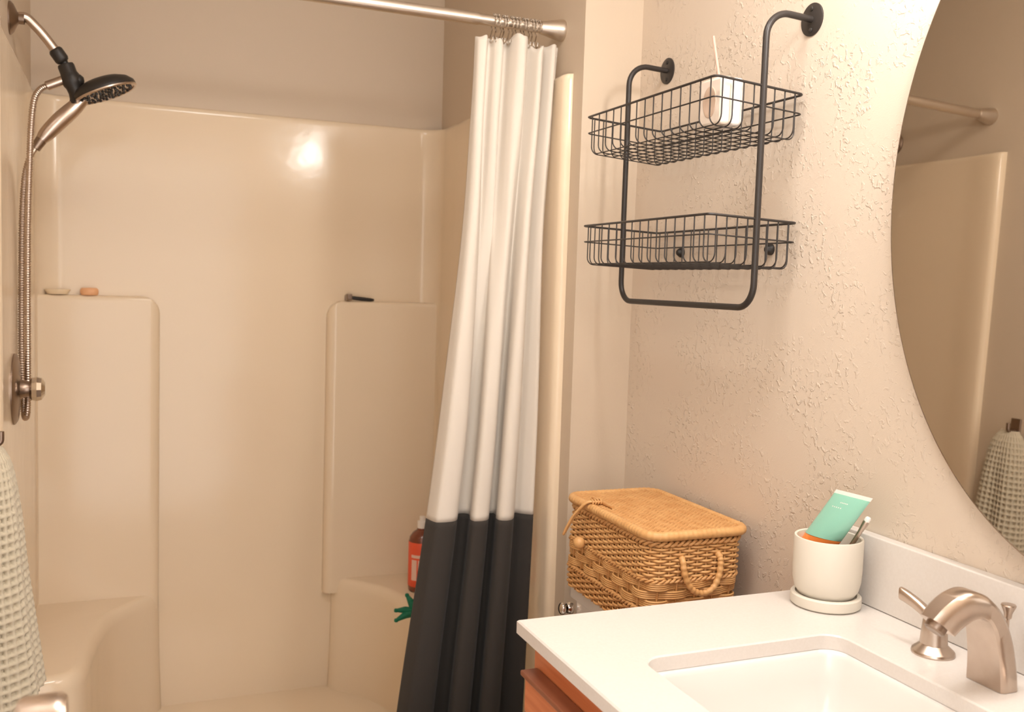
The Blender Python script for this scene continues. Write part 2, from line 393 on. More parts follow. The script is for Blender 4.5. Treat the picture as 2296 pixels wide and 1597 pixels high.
def arcbox(c, r, a0, a1, z0, z1, t=.0006, n=6):
    lo = []
    for z in (z0, z1):
        pass
    V, Fc = [], []
    for k in range(n+1):
        a = math.radians(a0+(a1-a0)*k/n)
        for rr_, z in ((r, z0), (r+t, z0), (r+t, z1), (r, z1)): V.append((c[0]+rr_*math.cos(a), c[1]+rr_*math.sin(a), z))
    for k in range(n):
        for q in range(4):
            Fc.append((k*4+q, k*4+(q+1) % 4, k*4+4+(q+1) % 4, k*4+4+q))
    Fc += [(3, 2, 1, 0), tuple(n*4+q for q in range(4))]
    return V, Fc
cB = (-.245, 1.50, 0)
part('label_print', join(arcbox(cB, .0402, 205, 300, .512, .521), arcbox(cB, .0402, 207, 232, .444, .506), arcbox(cB, .0402, 238, 243, .444, .506), arcbox(cB, .0402, 250, 285, .444, .506)), 'label_ink', lb, label='pale printed panels')
part('cap', lathe([(.0155, .192), (.0155, .212), (.009, .214), (.009, .226), (0, .227)], (-.245, 1.50, .405), n=20), 'white_plastic', bo)
# green rubber bath toy on the seat, arms spread
gt = [(-.318, 1.30)]
def star(c, arms, z0):
    gs = []
    for dx, dy, dz, L in arms:
        e = Vector(c)+Vector((dx, dy, dz)).normalized()*L; m = Vector(c).lerp(e, .55)+Vector((0, 0, .004))
        gs.append(tube([c, m, e], [.012, .0095, .0045], 10))
        gs.append(lathe([(0, -.006), (.005, -.004), (.0062, 0), (.005, .004), (0, .006)], e, (0, 0, 1), 10))
    gs.append(lathe([(0, -.016), (.013, -.011), (.018, 0), (.013, .011), (0, .016)], c, (0, 0, 1), 14))
    return join(*gs)
o = part('bath_toy', star((-.333, 1.262, .424), [(-1, -.1, .22, .058), (-.85, -.3, -.14, .064), (-.45, .3, 1, .052), (-.3, .1, 1, .034), (1, -.2, .3, .045), (.8, -.3, -.15, .045), (.2, 1, 0, .04)], 0), 'green_rubber')
tag(o, 'green rubber bath toy with spread arms on the shower seat', 'toy')

# ------------------------------------------------------------------ curtain rod, rings, curtain
YR, ZR = .830, 1.925
rod = thing('curtain_rod', 'brushed nickel tension rod across the top of the shower opening', 'curtain rod', (-.73, YR, ZR))
part('outer_tube', tube([(XL+.04, YR, ZR), (-.352, YR, ZR)], .0135, 20), 'rod_metal', rod)
part('inner_tube', tube([(-.36, YR, ZR), (-.19, YR, ZR)], .0118, 20), 'rod_metal', rod)
part('end_cap', lathe([(0, 0), (.0245, 0), (.0250, .003), (.0245, .008), (.0145, .052), (.0135, .056), (0, .056)], (-X1, YR, ZR), (-1, 0, 0), 28), 'rod_metal', rod)
part('end_cap', lathe([(0, 0), (.0245, 0), (.0250, .003), (.0245, .008), (.0155, .052), (.0145, .056), (0, .056)], (XL, YR, ZR), (1, 0, 0), 28), 'rod_metal', rod)

# curtain: pleated cloth, fold lines follow the hang of the photograph's gathered bundle
def spline1(ctrl, s):
    for i in range(len(ctrl)-1):
        if s <= ctrl[i+1][0] or i == len(ctrl)-2:
            p1, p2 = ctrl[i], ctrl[i+1]; p0 = ctrl[i-1] if i else p1; p3 = ctrl[i+2] if i+2 < len(ctrl) else p2
            t = (s-p1[0])/(p2[0]-p1[0]); m1 = (p2[1]-p0[1])/max(1e-6, p2[0]-p0[0])*(p2[0]-p1[0]); m2 = (p3[1]-p1[1])/max(1e-6, p3[0]-p1[0])*(p2[0]-p1[0])
            return (2*t**3-3*t*t+1)*p1[1]+(t**3-2*t*t+t)*m1+(-2*t**3+3*t*t)*p2[1]+(t**3-t*t)*m2
low = [(0, .012), (0, -.02), (.05, -.035), (.14, -.037), (.205, -.03), (.225, -.01), (.21, .02), (.24, .034), (.30, .034), (.345, .02), (.35, -.005), (.355, -.03), (.39, -.045), (.46, -.047), (.505, -.04), (.52, -.02), (.51, .01), (.53, .02), (.575, .018), (.60, 0), (.595, -.03), (.62, -.05), (.68, -.058), (.735, -.052), (.76, -.03), (.755, 0), (.79, .008), (.85, -.005), (.93, -.018), (.985, -.015), (1, .005)]
top = [(0, .012), (.01, -.008), (.05, -.016), (.09, -.014), (.12, .004), (.145, .014), (.18, .010), (.21, -.010), (.25, -.018), (.29, -.012), (.315, .008), (.34, .016), (.375, .012), (.40, -.012), (.435, -.030), (.48, -.036), (.52, -.034), (.56, -.022), (.585, -.004), (.62, .002), (.655, -.012), (.69, -.030), (.73, -.032), (.765, -.018), (.785, .008), (.815, .016), (.85, .004), (.89, -.012), (.93, -.014), (.965, .004), (1, .010)]
NS = 180
low = [(x if i in (0, 30) else min(.985, x+1.25*(y+.037)), y) for i, (x, y) in enumerate(low)]     # lobes overhang the hollows between them
LOWP = catmull([(x, y, 0) for x, y in low], 6)
TOPP = catmull([(x, y, 0) for x, y in top], 6)
xl_c = [(.10, -.525), (.352, -.501), (.817, -.441), (1.15, -.405), (1.47, -.374), (1.72, -.362), (1.90, -.357)]
xr_c = [(.10, -.200), (.31, -.196), (.786, -.186), (1.15, -.182), (1.48, -.178), (1.70, -.166), (1.90, -.155)]
def cpt(s, z):
    w = min(1, max(0, (z-.95)/(1.80-.95))); w = w*w*(3-2*w)
    i = round(s*NS); P = LOWP[i].lerp(TOPP[i], w)
    a, b = spline1(xl_c, z), spline1(xr_c, z)
    cr = .0040*math.sin(31*s+5*z)*math.sin(9*z+4*s)*max(0, (z-1.3)/.6)
    amp = 1.0+.12*max(0, .8-z)
    return Vector((a+(b-a)*P.x, YR-.012+P.y*amp+cr, z))
def topz(s): return 1.883+.0022*math.cos(2*pi*s*11)-.010*(math.exp(-((s-.33)/.05)**2)*1.8+math.exp(-((s-.70)/.06)**2)*1.5)+.010*math.exp(-((s-.47)/.07)**2)
ZSEAM = .800
def sheet(z0f, z1f, nz, th=.0016):
    V, Fc = [], []
    for i in range(nz+1):
        for k in range(NS+1):
            s = k/NS; z0, z1 = z0f(s), z1f(s); z = z0+(z1-z0)*i/nz
            V.append(cpt(s, z))
    for i in range(nz):
        for k in range(NS):
            a = i*(NS+1)+k; Fc.append((a, a+1, a+NS+2, a+NS+1))
    return V, Fc
cu = thing('shower_curtain', 'white shower curtain with wide black bottom band gathered at the right end', 'curtain', (-.33, YR, .12))
for nm, g_, m_ in (('white_panel', sheet(lambda s: ZSEAM, topz, 90), 'curtain_white'), ('black_band', sheet(lambda s: .12, lambda s: ZSEAM+.0005, 50), 'curtain_black')):
    o = part(nm, g_, m_, cu, angle=180)
    md = o.modifiers.new('thick', 'SOLIDIFY'); md.thickness = .0022; md.offset = 0
# rings: one, then copies with their parts
def ring_geo():
    R = .0185
    pts = [(0, R*math.sin(a), R*math.cos(a)) for a in [2*pi*k/20 for k in range(-7, 11)]]
    return pts
RX = [-.313+(-.203+.313)*i/11+random.uniform(-.003, .003) for i in range(12)]
ring0 = None
for i, x in enumerate(RX):
    nth = ['first', 'second', 'third', 'fourth', 'fifth', 'sixth', 'seventh', 'eighth', 'ninth', 'tenth', 'eleventh', 'twelfth'][i]
    lab = 'metal roller curtain ring on the rod, %s of twelve counted from the left' % nth
    if ring0 is None:
        R0 = thing('curtain_ring', lab, 'curtain ring', (x, YR, ZR), 'curtain rings on the rod'); ring0 = R0
        R = .0175
        loop = [(x, YR+R*math.sin(a), ZR-.003+R*math.cos(a)) for a in [-2.2+4.7*k/20 for k in range(21)]]
        tail = [(x-.004, YR+.004, ZR-.026), (x-.010, YR-.004, ZR-.042), (x-.011, YR-.012, ZR-.052), (x-.010, YR-.020, ZR-.050), (x-.0095, YR-.022, ZR-.043)]
        part('wire_hook', tube(catmull(loop+tail, 3), .0017, 7), 'chrome', R0)
        for k in range(5):
            a = -1.25+2.5*k/4
            part('roller_ball', lathe([(0, -.0033), (.0023, -.0024), (.0033, 0), (.0023, .0024), (0, .0033)], (x, YR+R*math.sin(a), ZR-.003+R*math.cos(a)), (0, 0, 1), 10), 'chrome', R0)
        part('end_ball', lathe([(0, -.003), (.0021, -.0021), (.003, 0), (.0021, .0021), (0, .003)], (x-.0095, YR-.022, ZR-.042), (0, 0, 1), 10), 'chrome', R0)
    else:
        r_ = ring0.copy(); col.objects.link(r_); r_.location = (x, YR, ZR); r_['label'] = lab
        for ch in list(ring0.children):
            c_ = ch.copy(); col.objects.link(c_); c_.parent = r_

# ------------------------------------------------------------------ wire wall rack with two baskets
XP = -.093; YN, YFAR = .127, .595; ZT, ZB = 1.802, 1.310
rk = thing('wall_rack', 'black two-tier wire basket rack hung on the textured wall', 'wall shelf', (0, (YN+YFAR)/2, ZT))
fr = bend([(0.001, YN, ZT), (XP, YN, ZT+.005), (XP, YN, ZB), (XP, YFAR, ZB), (XP, YFAR, ZT+.008), (0.001, YFAR, ZT+.003)], .042, 9)
part('tube_frame', tube(fr, .0057, 16), 'black_metal', rk)
for y in (YN, YFAR):
    d_ = part('mounting_disc', lathe([(0, 0), (.0275, 0), (.0275, .0022), (.0265, .003), (0, .003)], (0, y, ZT+(.003 if y > .4 else 0)), (-1, 0, 0), 36), 'black_metal', rk)
    for dz in (-.018, .018):
        part('screw', lathe([(.0042, 0), (.0042, .0012), (.003, .0022), (0, .0025)], (-.003, y, ZT+dz+(.003 if y > .4 else 0)), (-1, 0, 0), 14), 'black_plastic', d_)
xb, xf = -.010, -.188
def basket(zr, h, name, k):
    def tl_(P): return [(p[0], p[1], p[2]+k*(p[0]-XP)) for p in P]     # sags slightly towards the wall
    b = part(name, tube(tl_([(*p, zr) for p in rrect((xb+xf)/2, (YN+YFAR)/2, (xb-xf)/2, (YFAR-YN)/2, .009, 4)]), .0022, 8, closed=True), 'black_metal', rk)
    zb = zr-h
    part('middle_wire', tube(tl_([(*p, zr-.033) for p in rrect((xb+xf)/2, (YN+YFAR)/2, (xb-xf)/2-.0005, (YFAR-YN)/2-.0005, .009, 4)]), .0014, 7, closed=True), 'black_metal', b)
    ny, nx = 15, 8
    first = None; f_, w_ = xf+.003, xb-.003; n0, n1 = YN+.003, YFAR-.003
    for i in range(ny):
        y = YN+.018+(YFAR-YN-.036)*i/(ny-1)
        if first is None:
            first = part('cross_wire', tube(tl_(bend([(f_, y, zr), (f_, y, zb), (w_, y, zb), (w_, y, zr)], .014, 5)), .0012, 6), 'black_metal', b); y0 = y
        else:
            c_ = first.copy(); col.objects.link(c_); c_.parent = b; c_.location = first.location+Vector((0, y-y0, 0))
    first = None
    for i in range(nx):
        x = xf+.016+(xb-xf-.032)*i/(nx-1)
        if first is None:
            first = part('long_wire', tube(tl_(bend([(x, n0, zr), (x, n0, zb+.002), (x, n1, zb+.002), (x, n1, zr)], .016, 5)), .0012, 6), 'black_metal', b); x0 = x
        else:
            c_ = first.copy(); col.objects.link(c_); c_.parent = b; c_.location = first.location+Vector((x-x0, 0, k*(x-x0)))
    return b
up_b = basket(1.682, .076, 'upper_basket', -.075)
lo_b = basket(1.461, .080, 'lower_basket', -.035)
for y in (.208, .506):
    part('wall_bumper', lathe([(0, 0), (.0105, 0), (.0105, .004), (.008, .008), (.005, .012), (0, .012)], (0, y, 1.415), (-1, 0, 0), 20), 'black_plastic', lo_b)
# block with a round dish in the upper basket, a thin stick rising from it
ZBK = 1.6145
bk = thing('holder_block', 'cream glazed holder block with oval dish in the upper wire basket', 'holder', (-.145, .17, ZBK))
part('body', box(-.168, -.146, .138, .206, ZBK, ZBK+.080), 'block_ceramic', bk, bevel=.006)
part('white_slab', box(-.1455, -.124, .138, .204, ZBK, ZBK+.079), 'white_plastic', bk, bevel=.006, label='glossy white rear slab')
dv, df = ell((0, 0, 0), [(1, 0), (1, .0012), (.93, .0016), (.8, -.003+.004), (.4, .0006), (0, .0004)], .026, .019)
part('oval_dish', ([(-.168-v[2], .172+v[1], ZBK+.040+v[0]) for v in dv], df), 'block_dish', bk)
o = part('thin_stick', tube([(-.150, .1735, ZBK+.0802), (-.147, .202, ZBK+.158)], .0024, 8), 'pink_stick')
tag(o, 'thin pink stick rising from the cream holder block', 'stick')

# ------------------------------------------------------------------ oval mirror
mr = thing('oval_mirror', 'large frameless oval mirror on the wall above the sink', 'mirror', (0, -.489, .98))
MN = Vector((-1, -.0177, .022)).normalized()          # hangs slightly out of parallel with the wall
MU = (Vector((0, 1, 0))-MN*MN.y).normalized(); MV = MU.cross(MN); MV = MV if MV.z > 0 else -MV
MA, MB, MUO, MVO = .405, .505, -.020, .010
MC = Vector((-.016, -.489, 1.48))+MU*MUO+MV*MVO
def oval(a, b, d, n=160): return [tuple(MC+MU*a*math.cos(2*pi*k/n)+MV*b*math.sin(2*pi*k/n)+MN*d) for k in range(n)]
part('glass', loft([oval(MA-.002, MB-.002, -.0008), oval(MA-.002, MB-.002, 0)], True, True), 'mirror_glass', mr, angle=20)
part('edge', loft([oval(MA, MB, -.005), oval(MA, MB, -.0008), oval(MA-.0015, MB-.0015, 0), oval(MA-.0022, MB-.0022, 0)], True, False), 'mirror_edge', mr, angle=30)
part('mount', box(-.012, -.0005, -.60, -.38, 1.30, 1.66), 'mirror_edge', mr)

# ------------------------------------------------------------------ vanity: cabinet, counter, sink, faucet
ZC, YV1, XFR = .860, -.80, -.5635
vc = thing('vanity_cabinet', 'orange brown wooden vanity cabinet under the white countertop', 'cabinet', (-.27, -.40, 0))
part('carcass', join(box(-.522, -.002, YV1+.012, -.014, .10, ZC-.1705), box(-.522, -.002, YV1+.012, YV1+.03, ZC-.171, ZC-.021), box(-.522, -.002, -.032, -.014, ZC-.171, ZC-.021), box(-.46, -.002, YV1+.02, -.02, 0, .10)), 'wood', vc, bevel=.001, seg=1)
part('face_frame', join(box(-.540, -.5215, YV1+.012, -.014, ZC-.075, ZC-.021), box(-.540, -.5215, YV1+.012, -.014, .10, .16), box(-.540, -.5215, -.055, -.014, .16, ZC-.075), box(-.540, -.5215, YV1+.012, YV1+.055, .16, ZC-.075)), 'wood', vc, bevel=.001, seg=1)
for ya, yb_ in ((-.397, -.027), (YV1+.027, -.403)):
    dr = part('door', join(box(-.560, -.5405, ya, yb_, ZC-.122, ZC-.070), box(-.560, -.5405, ya, yb_, .13, .182), box(-.560, -.5405, ya, ya+.052, .182, ZC-.122), box(-.560, -.5405, yb_-.052, yb_, .182, ZC-.122)), 'wood', vc, bevel=.0025, seg=2)
    part('top_moulding', box(-.5675, -.5405, ya, yb_, ZC-.0698, ZC-.062), 'wood_dark', dr, bevel=.002)
    part('door_panel', box(-.552, -.5408, ya+.050, yb_-.050, .180, ZC-.120), 'wood', dr, bevel=.002)

ct = thing('countertop', 'white quartz vanity countertop with rectangular sink cutout', 'countertop', (-.28, -.40, ZC-.022))
SCX, SCY, SHX, SHY = -.3075, -.388, .1575, .208
hole = rrect(SCX, SCY, SHX, SHY, .030, 8)
def outer_match(hole, x0, x1, y0, y1, ins):
    x0 += ins; x1 -= 0; y0 += ins; y1 -= ins
    out = []
    n = len(hole); q = n//4
    corners = [(x1, y1), (x0, y1), (x0, y0), (x1, y0)]
    for i in range(4):
        for k in range(q):
            t = k/(q-1); c = corners[i]
            # fan each hole corner to the outer corner, keeping points along both edges
            hx, hy = hole[i*q+k]
            if i in (0, 2): p = (c[0], hy+(c[1]-hy)*min(1, 2*t)) if t <= .5 else (hx+(c[0]-hx)*min(1, 2*(1-t)), c[1])
            else: p = (hx+(c[0]-hx)*min(1, 2*t), c[1]) if t <= .5 else (c[0], hy+(c[1]-hy)*min(1, 2*(1-t)))
            out.append(p)
    return out
O0 = outer_match(hole, XFR, -.0005, YV1, 0, 0); O1 = outer_match(hole, XFR, -.0005, YV1, 0, .0022)
h2 = rrect(SCX, SCY, SHX-.0015, SHY-.0015, .029, 8)
zt, zb_ = ZC, ZC-.021
part('slab', loft([[(*p, zb_) for p in hole], [(*p, zb_) for p in O1], [(*p, zb_+.002) for p in O0], [(*p, zt-.0022) for p in O0], [(*p, zt) for p in O1], [(*p, zt) for p in rrect(SCX, SCY, SHX+.002, SHY+.002, .032, 8)], [(*p, zt-.002) for p in hole], [(*p, zb_) for p in hole]], False, False), 'quartz', ct, angle=30)
o = part('backsplash', box(-.020, -.0005, YV1, 0, ZC+.0005, ZC+.110), 'quartz', bevel=.002)
tag(o, 'white quartz backsplash strip along the wall below the mirror', 'backsplash')
sk = thing('sink', 'white porcelain undermount rectangular sink in the countertop', 'sink', (SCX, SCY, ZC-.17))
lp = []
for ins, z in ((.022, ZC-.165), (.022, ZC-.0225), (-.0035+.022, ZC-.0215), (-.006, ZC-.0215), (-.0075, ZC-.0235), (-.009, ZC-.028), (-.013, ZC-.06), (-.019, ZC-.095), (-.025, ZC-.110), (-.036, ZC-.119), (-.055, ZC-.123), (-.12, ZC-.126)):
    rr_ = max(.02, .030+ins*.3)
    lp.append([(*p, z) for p in rrect(SCX, SCY, SHX+ins*(1 if ins > -.05 else 1), SHY+ins, rr_ if ins > -.1 else .015, 8)])
part('basin', loft(lp, True, True), 'porcelain', sk, angle=50)
part('drain', lathe([(0, .0), (.022, 0), (.022, .002), (.017, .003), (.012, .002), (0, .0025)], (SCX, SCY, ZC-.1257), n=28), 'nickel', sk)

fa = thing('faucet', 'brushed nickel arched faucet spout with lever handles on the countertop', 'faucet', (-.08, -.386, ZC))
# spout: outer and inner side profiles in x/z, width tapering towards the outlet
outer = catmull([(-.0640, 0, .8605), (-.0675, 0, .885), (-.0765, 0, .918), (-.0930, 0, .948), (-.1150, 0, .968), (-.1380, 0, .9745), (-.1600, 0, .971), (-.1800, 0, .961), (-.1945, 0, .949)], 5)
inner = catmull([(-.0975, 0, .8605), (-.0995, 0, .885), (-.1040, 0, .910), (-.1110, 0, .932), (-.1215, 0, .945), (-.1345, 0, .947), (-.1470, 0, .943), (-.1585, 0, .936), (-.1660, 0, .929)], 5)
for c_ in outer+inner: c_.z = .8605+(c_.z-.8605)*1.085
L_ = []
N_ = len(outer)
for i in range(N_):
    t = i/(N_-1); w = .0285*(1-t)**.9+.0165*(1-(1-t)**.9); o_, n_ = outer[i], inner[i]
    cen = (o_+n_)/2; hv = (o_-n_)/2; ring = []
    for sx, sy in ((1, -.55), (1, .55), (.82, .86), (.45, 1), (-.7, 1), (-.97, .9), (-1, .6), (-1, -.6), (-.97, -.9), (-.7, -1), (.45, -1), (.82, -.86)):
        k = 1.08 if abs(sy) < .6 and sx > 0 else 1
        p = cen+hv*sx*k; ring.append((p.x, -.386+w*sy, p.z))
    L_.append(ring)
part('spout', loft(L_, True, True), 'nickel', fa, angle=35)
oc = (outer[-1]+inner[-1])/2; od = Vector((-.62, 0, -.78)).normalized()
part('aerator', lathe([(0, -.006), (.0125, -.006), (.0125, .007), (.010, .009), (0, .008)], (oc.x+.001, -.386, oc.z), od, 24), 'nickel_dark', fa)
def lever_handle(y, s):
    c = (-.074, y, ZC)
    h = part('lever_handle', lathe([(0, 0), (.0275, 0), (.0280, .002), (.0270, .005), (.0185, .0125), (.0172, .0140), (.0178, .0145), (.0168, .030), (.0150, .046), (.0125, .052), (0, .0545)], c, n=36), 'nickel', fa, angle=30)
    pth = catmull([(-.074, y, ZC+.040), (-.0755, y+s*.010, ZC+.050), (-.078, y+s*.026, ZC+.058), (-.081, y+s*.042, ZC+.064), (-.083, y+s*.054, ZC+.067)], 5)
    n = len(pth); V, Fc = [], []
    loops = []
    for i, p in enumerate(pth):
        t = i/(n-1); hw = .0075-.0025*t; hh = .0070*(1-t)+.0088*t
        if i == n-1: hw *= .8
        ring = []
        for k in range(12):
            a = 2*pi*k/12; ca, sa = math.cos(a), math.sin(a)
            ring.append((p.x+hw*(abs(ca)**.6)*(1 if ca > 0 else -1), p.y, p.z+hh*(abs(sa)**.6)*(1 if sa > 0 else -1)))
        loops.append(ring)
    part('lever', loft(loops, True, True), 'nickel', h, angle=50)
lever_handle(-.284, 1); lever_handle(-.488, -1)
part('lift_rod', lathe([(.0022, 0), (.0022, .074), (.0045, .076), (.0050, .082), (.0085, .090), (.0092, .092), (.0085, .0935), (0, .094)], (-.046, -.372, ZC), n=20), 'nickel', fa)

# ------------------------------------------------------------------ cup with toothpaste tube and brush
CX, CY = -.0785, -.0750
cp_ = thing('tumbler', 'cream stoneware tumbler on a round saucer base beside the backsplash', 'cup', (CX, CY, ZC))
part('saucer', lathe([(0, .0005), (.0495, .0005), (.0525, .003), (.0530, .008), (.0525, .0165), (.0505, .0185), (.046, .0185), (.0440, .014), (0, .013)], (CX, CY, ZC), n=56), 'stoneware', cp_)
part('cup_body', lathe([(0, .0135), (.034, .0138), (.0415, .0175), (.0475, .027), (.0505, .040), (.0515, .060), (.0515, .1040), (.0508, .1065), (.0490, .1070), (.0472, .1058), (.0468, .1035), (.0465, .05), (.043, .034), (.03, .024), (0, .022)], (CX, CY, ZC), n=64), 'stoneware', cp_)
# tube: axis leans away from the shower; crimped flat at the top
tp = thing('toothpaste_tube', 'mint green toothpaste tube with orange cap standing in the cream cup', 'toothpaste', (CX, CY, ZC+.04))
ax0 = Vector((-.0800, -.0640, .9635)); ax1 = Vector((-.0700, -.1125, 1.0385)); axd = (ax1-ax0).normalized()
wd = Vector((.06, -1, .02)).normalized(); nd = wd.cross(axd).normalized(); nd = nd if nd.x < 0 else -nd
def tl(t, hw, ht, n=24):
    c = ax0.lerp(ax1, t); return [tuple(c+wd*hw*math.cos(2*pi*k/n)*(1)+nd*ht*math.sin(2*pi*k/n)) for k in range(n)]
part('body', loft([tl(t, .0345+.0015*t, .0165*(1-t)**.75+.0012) for t in [0, .08, .2, .35, .5, .65, .78, .88, .93, .955]], True, True), 'mint', tp, angle=60)
part('crimp', loft([tl(t, .0365, .0013) for t in (.95, 1.03)], True, True), 'white_plastic', tp, angle=40, label='flat white crimped end')
part('cap', loft([tl(t, a, b) for t, a, b in ((-.52, .022, .012), (-.48, .0245, .014), (-.20, .0335, .0172), (-.015, .0345, .0172), (0.0, .033, .016))], True, True), 'orange_plastic', tp, angle=40, label='glossy orange cap')
pr = []
for t, u0, u1 in ((.80, -.2, .25), (.69, -.45, .15)):
    c = ax0.lerp(ax1, t)+nd*(-1)*0
    hh = .0165*(1-t)**.75+.0012
    for q in range(5):
        u = u0+(u1-u0)*q/5; p = []
        for du, dt in ((0, -.010), (.05, -.010), (.05, .010), (0, .010)):
            tt = t+dt; cc = ax0.lerp(ax1, tt); s_ = (u+du); hgt = (.0165*(1-tt)**.75+.0012)*math.sqrt(1-s_*s_)
            p.append(cc+wd*.0352*s_+nd*(hgt+.0003))
        pr.append((p, [(0, 1, 2, 3)]))
part('printed_marks', join(*pr), 'white_plastic', tp, smooth=False, label='small white printed marks')
tb = thing('toothbrush', 'slim nickel toothbrush handle leaning in the cream cup beside the tube', 'toothbrush', (-.060, -.10, ZC+.03))
b0, b1 = Vector((-.076, -.070, .886)), Vector((-.045, -.1165, .998))
bpth = [b0.lerp(b1, t) for t in (0, .3, .6, .85, .93, .97, 1.0)]
part('handle', tube(bpth, [.003, .0034, .0036, .0036, .0046, .0052, .0046], 12), 'nickel', tb)
part('tip', lathe([(.0046, 0), (.0044, .005), (.003, .007), (0, .0075)], b1, (b1-b0), 14), 'white_plastic', tb)

# ------------------------------------------------------------------ toilet and wicker basket
to = thing('toilet', 'white porcelain toilet between the vanity and the partition wall', 'toilet', (-.30, .355, 0))
TZ = .725
part('tank', loft([[(*p, z) for p in rrect(-.112, .355, hx, hy, .03, 5)] for z, hx, hy in ((.36, .085, .165), (.38, .092, .172), (.55, .097, .180), (TZ-.034, .100, .185))], True, True), 'porcelain', to, angle=50)
part('tank_lid', loft([[(*p, z) for p in rrect(-.114, .355, hx, hy, .032, 5)] for z, hx, hy in ((TZ-.034, .104, .189), (TZ-.030, .109, .194), (TZ-.010, .109, .194), (TZ-.003, .107, .192), (TZ, .102, .187))], True, True), 'porcelain', to, angle=50)
def egg(z, cx, a, b, n=32): return [(cx-a*math.cos(2*pi*k/n)*(1.0 if math.cos(2*pi*k/n) > 0 else .85), .355+b*math.sin(2*pi*k/n), z) for k in range(n)]
part('bowl', loft([egg(0, -.38, .17, .11), egg(.03, -.38, .165, .105), egg(.15, -.37, .15, .10), egg(.26, -.41, .21, .15), egg(.35, -.44, .25, .178), egg(.38, -.445, .255, .182), egg(.385, -.445, .245, .172)], True, True), 'porcelain', to, angle=50)
part('tank_foot', loft([[(*p, z) for p in rrect(-.17, .355, .13, .11, .04, 5)] for z in (.2, .37)], True, True), 'porcelain', to, angle=50)
part('seat_cover', loft([egg(.386, -.445, .258, .185), egg(.40, -.445, .262, .188), egg(.425, -.445, .258, .185), egg(.432, -.445, .24, .17)], True, True), 'porcelain', to, angle=50)
lv = part('flush_lever', lathe([(0, 0), (.012, 0), (.013, .006), (.010, .012), (0, .014)], (-.212, .534, .6655), (-1, 0, 0), 20), 'chrome', to, label='chrome flush lever')
part('lever_arm', ell((-.234, .5345, .652), [(0, 0)]+[(math.sin(a), 1-math.cos(a)) for a in [pi*q/10 for q in range(1, 10)]]+[(0, 2)], .008, .0125, sz=.0135), 'chrome', lv)

# wicker basket, woven round upright stakes
BX, BY, BZ0, BZ1 = -.1330, .3580, TZ+.001, TZ+.178
wb = thing('wicker_basket', 'lidded wicker basket standing on the white toilet tank', 'basket', (BX, BY, BZ0))
def bsize(z):
    t = (z-BZ0)/(BZ1-BZ0); b = math.sin(pi*min(1, max(0, t)))*.002
    return .0945+.001*t+b, .163+b
def bpath(z, n):
    hx, hy = bsize(z); P = resample([(x, y, z) for x, y in rrect(BX-.011*(1-(z-BZ0)/(BZ1-BZ0)), BY, hx, hy, .030, 8)], n)
    return P
NST = 52
def strand(z, phase, amp, r, stakes=NST, sub=4, sides=6, dz=0):
    n = stakes*sub; P = bpath(z, n); out = []
    for i, p in enumerate(P):
        t = (P[(i+1) % n]-P[i-1]); nr = Vector((t.y, -t.x, 0)).normalized()
        a = math.cos(pi*i/sub+phase)
        a = math.copysign(abs(a)**.6, a)
        out.append(p+nr*amp*a+Vector((0, 0, dz*math.sin(pi*i/sub+phase))))
    return tube(out, r, sides, closed=True)
def rope(z, r, name, turns=46, amp=.0028):
    gs = []
    for ph in (0, pi):
        n = turns*6; P = bpath(z, n); out = []
        for i, p in enumerate(P):
            t = P[(i+1) % n]-P[i-1]; nr = Vector((t.y, -t.x, 0)).normalized(); a = 2*pi*i/6/1+ph
            a = pi*2*turns*i/n+ph
            out.append(p+nr*(amp*math.cos(a)+.0015)+Vector((0, 0, amp*math.sin(a))))
        gs.append(tube(out, r, 6, closed=True))
    part(name, join(*gs), 'rattan', wb, angle=180)
gs = []; z = BZ0+.0045; k = 0
def rows(z0, z1, pitch):
    n = int((z1-z0)/pitch); return [z0+(z1-z0)*(i+.5)/n for i in range(n)]
for q, z in enumerate(rows(BZ0+.002, BZ0+.040, .0048)): gs.append(strand(z, pi*(q % 2), .0032, .0025))
part('lower_weave', join(*gs), 'rattan', wb, angle=180, kind='stuff')
rope(BZ0+.0440, .0027, 'lower_twist')
gs = []
for bnd in range(3):
    for w_ in range(4):
        gs.append(strand(BZ0+.0515+bnd*.0160+w_*.0036, pi*(bnd % 2), .0038, .0020, stakes=26, sub=8))
part('block_weave', join(*gs), 'rattan_pale', wb, angle=180, kind='stuff')
rope(BZ0+.0985, .0027, 'middle_twist')
gs = []
for q, z in enumerate(rows(BZ0+.1015, BZ0+.158, .0050)): gs.append(strand(z, pi*(q % 2), .0032, .0026))
part('upper_weave', join(*gs), 'rattan_pale', wb, angle=180, kind='stuff')
rope(BZ0+.1645, .0032, 'border_twist', turns=40, amp=.0036)
gs = []
tp_, bt_ = bpath(BZ1-.012, NST), bpath(BZ0+.001, NST)
for a, b in zip(bt_, tp_): gs.append(tube([a, a.lerp(b, .5)+Vector((0, 0, 0)), b], .0022, 6))
part('stakes', join(*gs), 'rattan', wb, angle=180, kind='stuff')
lo0 = [[(*p, z) for p in rrect(BX-.011*(1-(z-BZ0)/(BZ1-BZ0)), BY, bsize(z)[0]-.0035, bsize(z)[1]-.0035, .027, 6)] for z in (BZ0+.0005, BZ0+.09, BZ1-.006)]
part('lining', loft(lo0, True, True), 'rattan', wb)
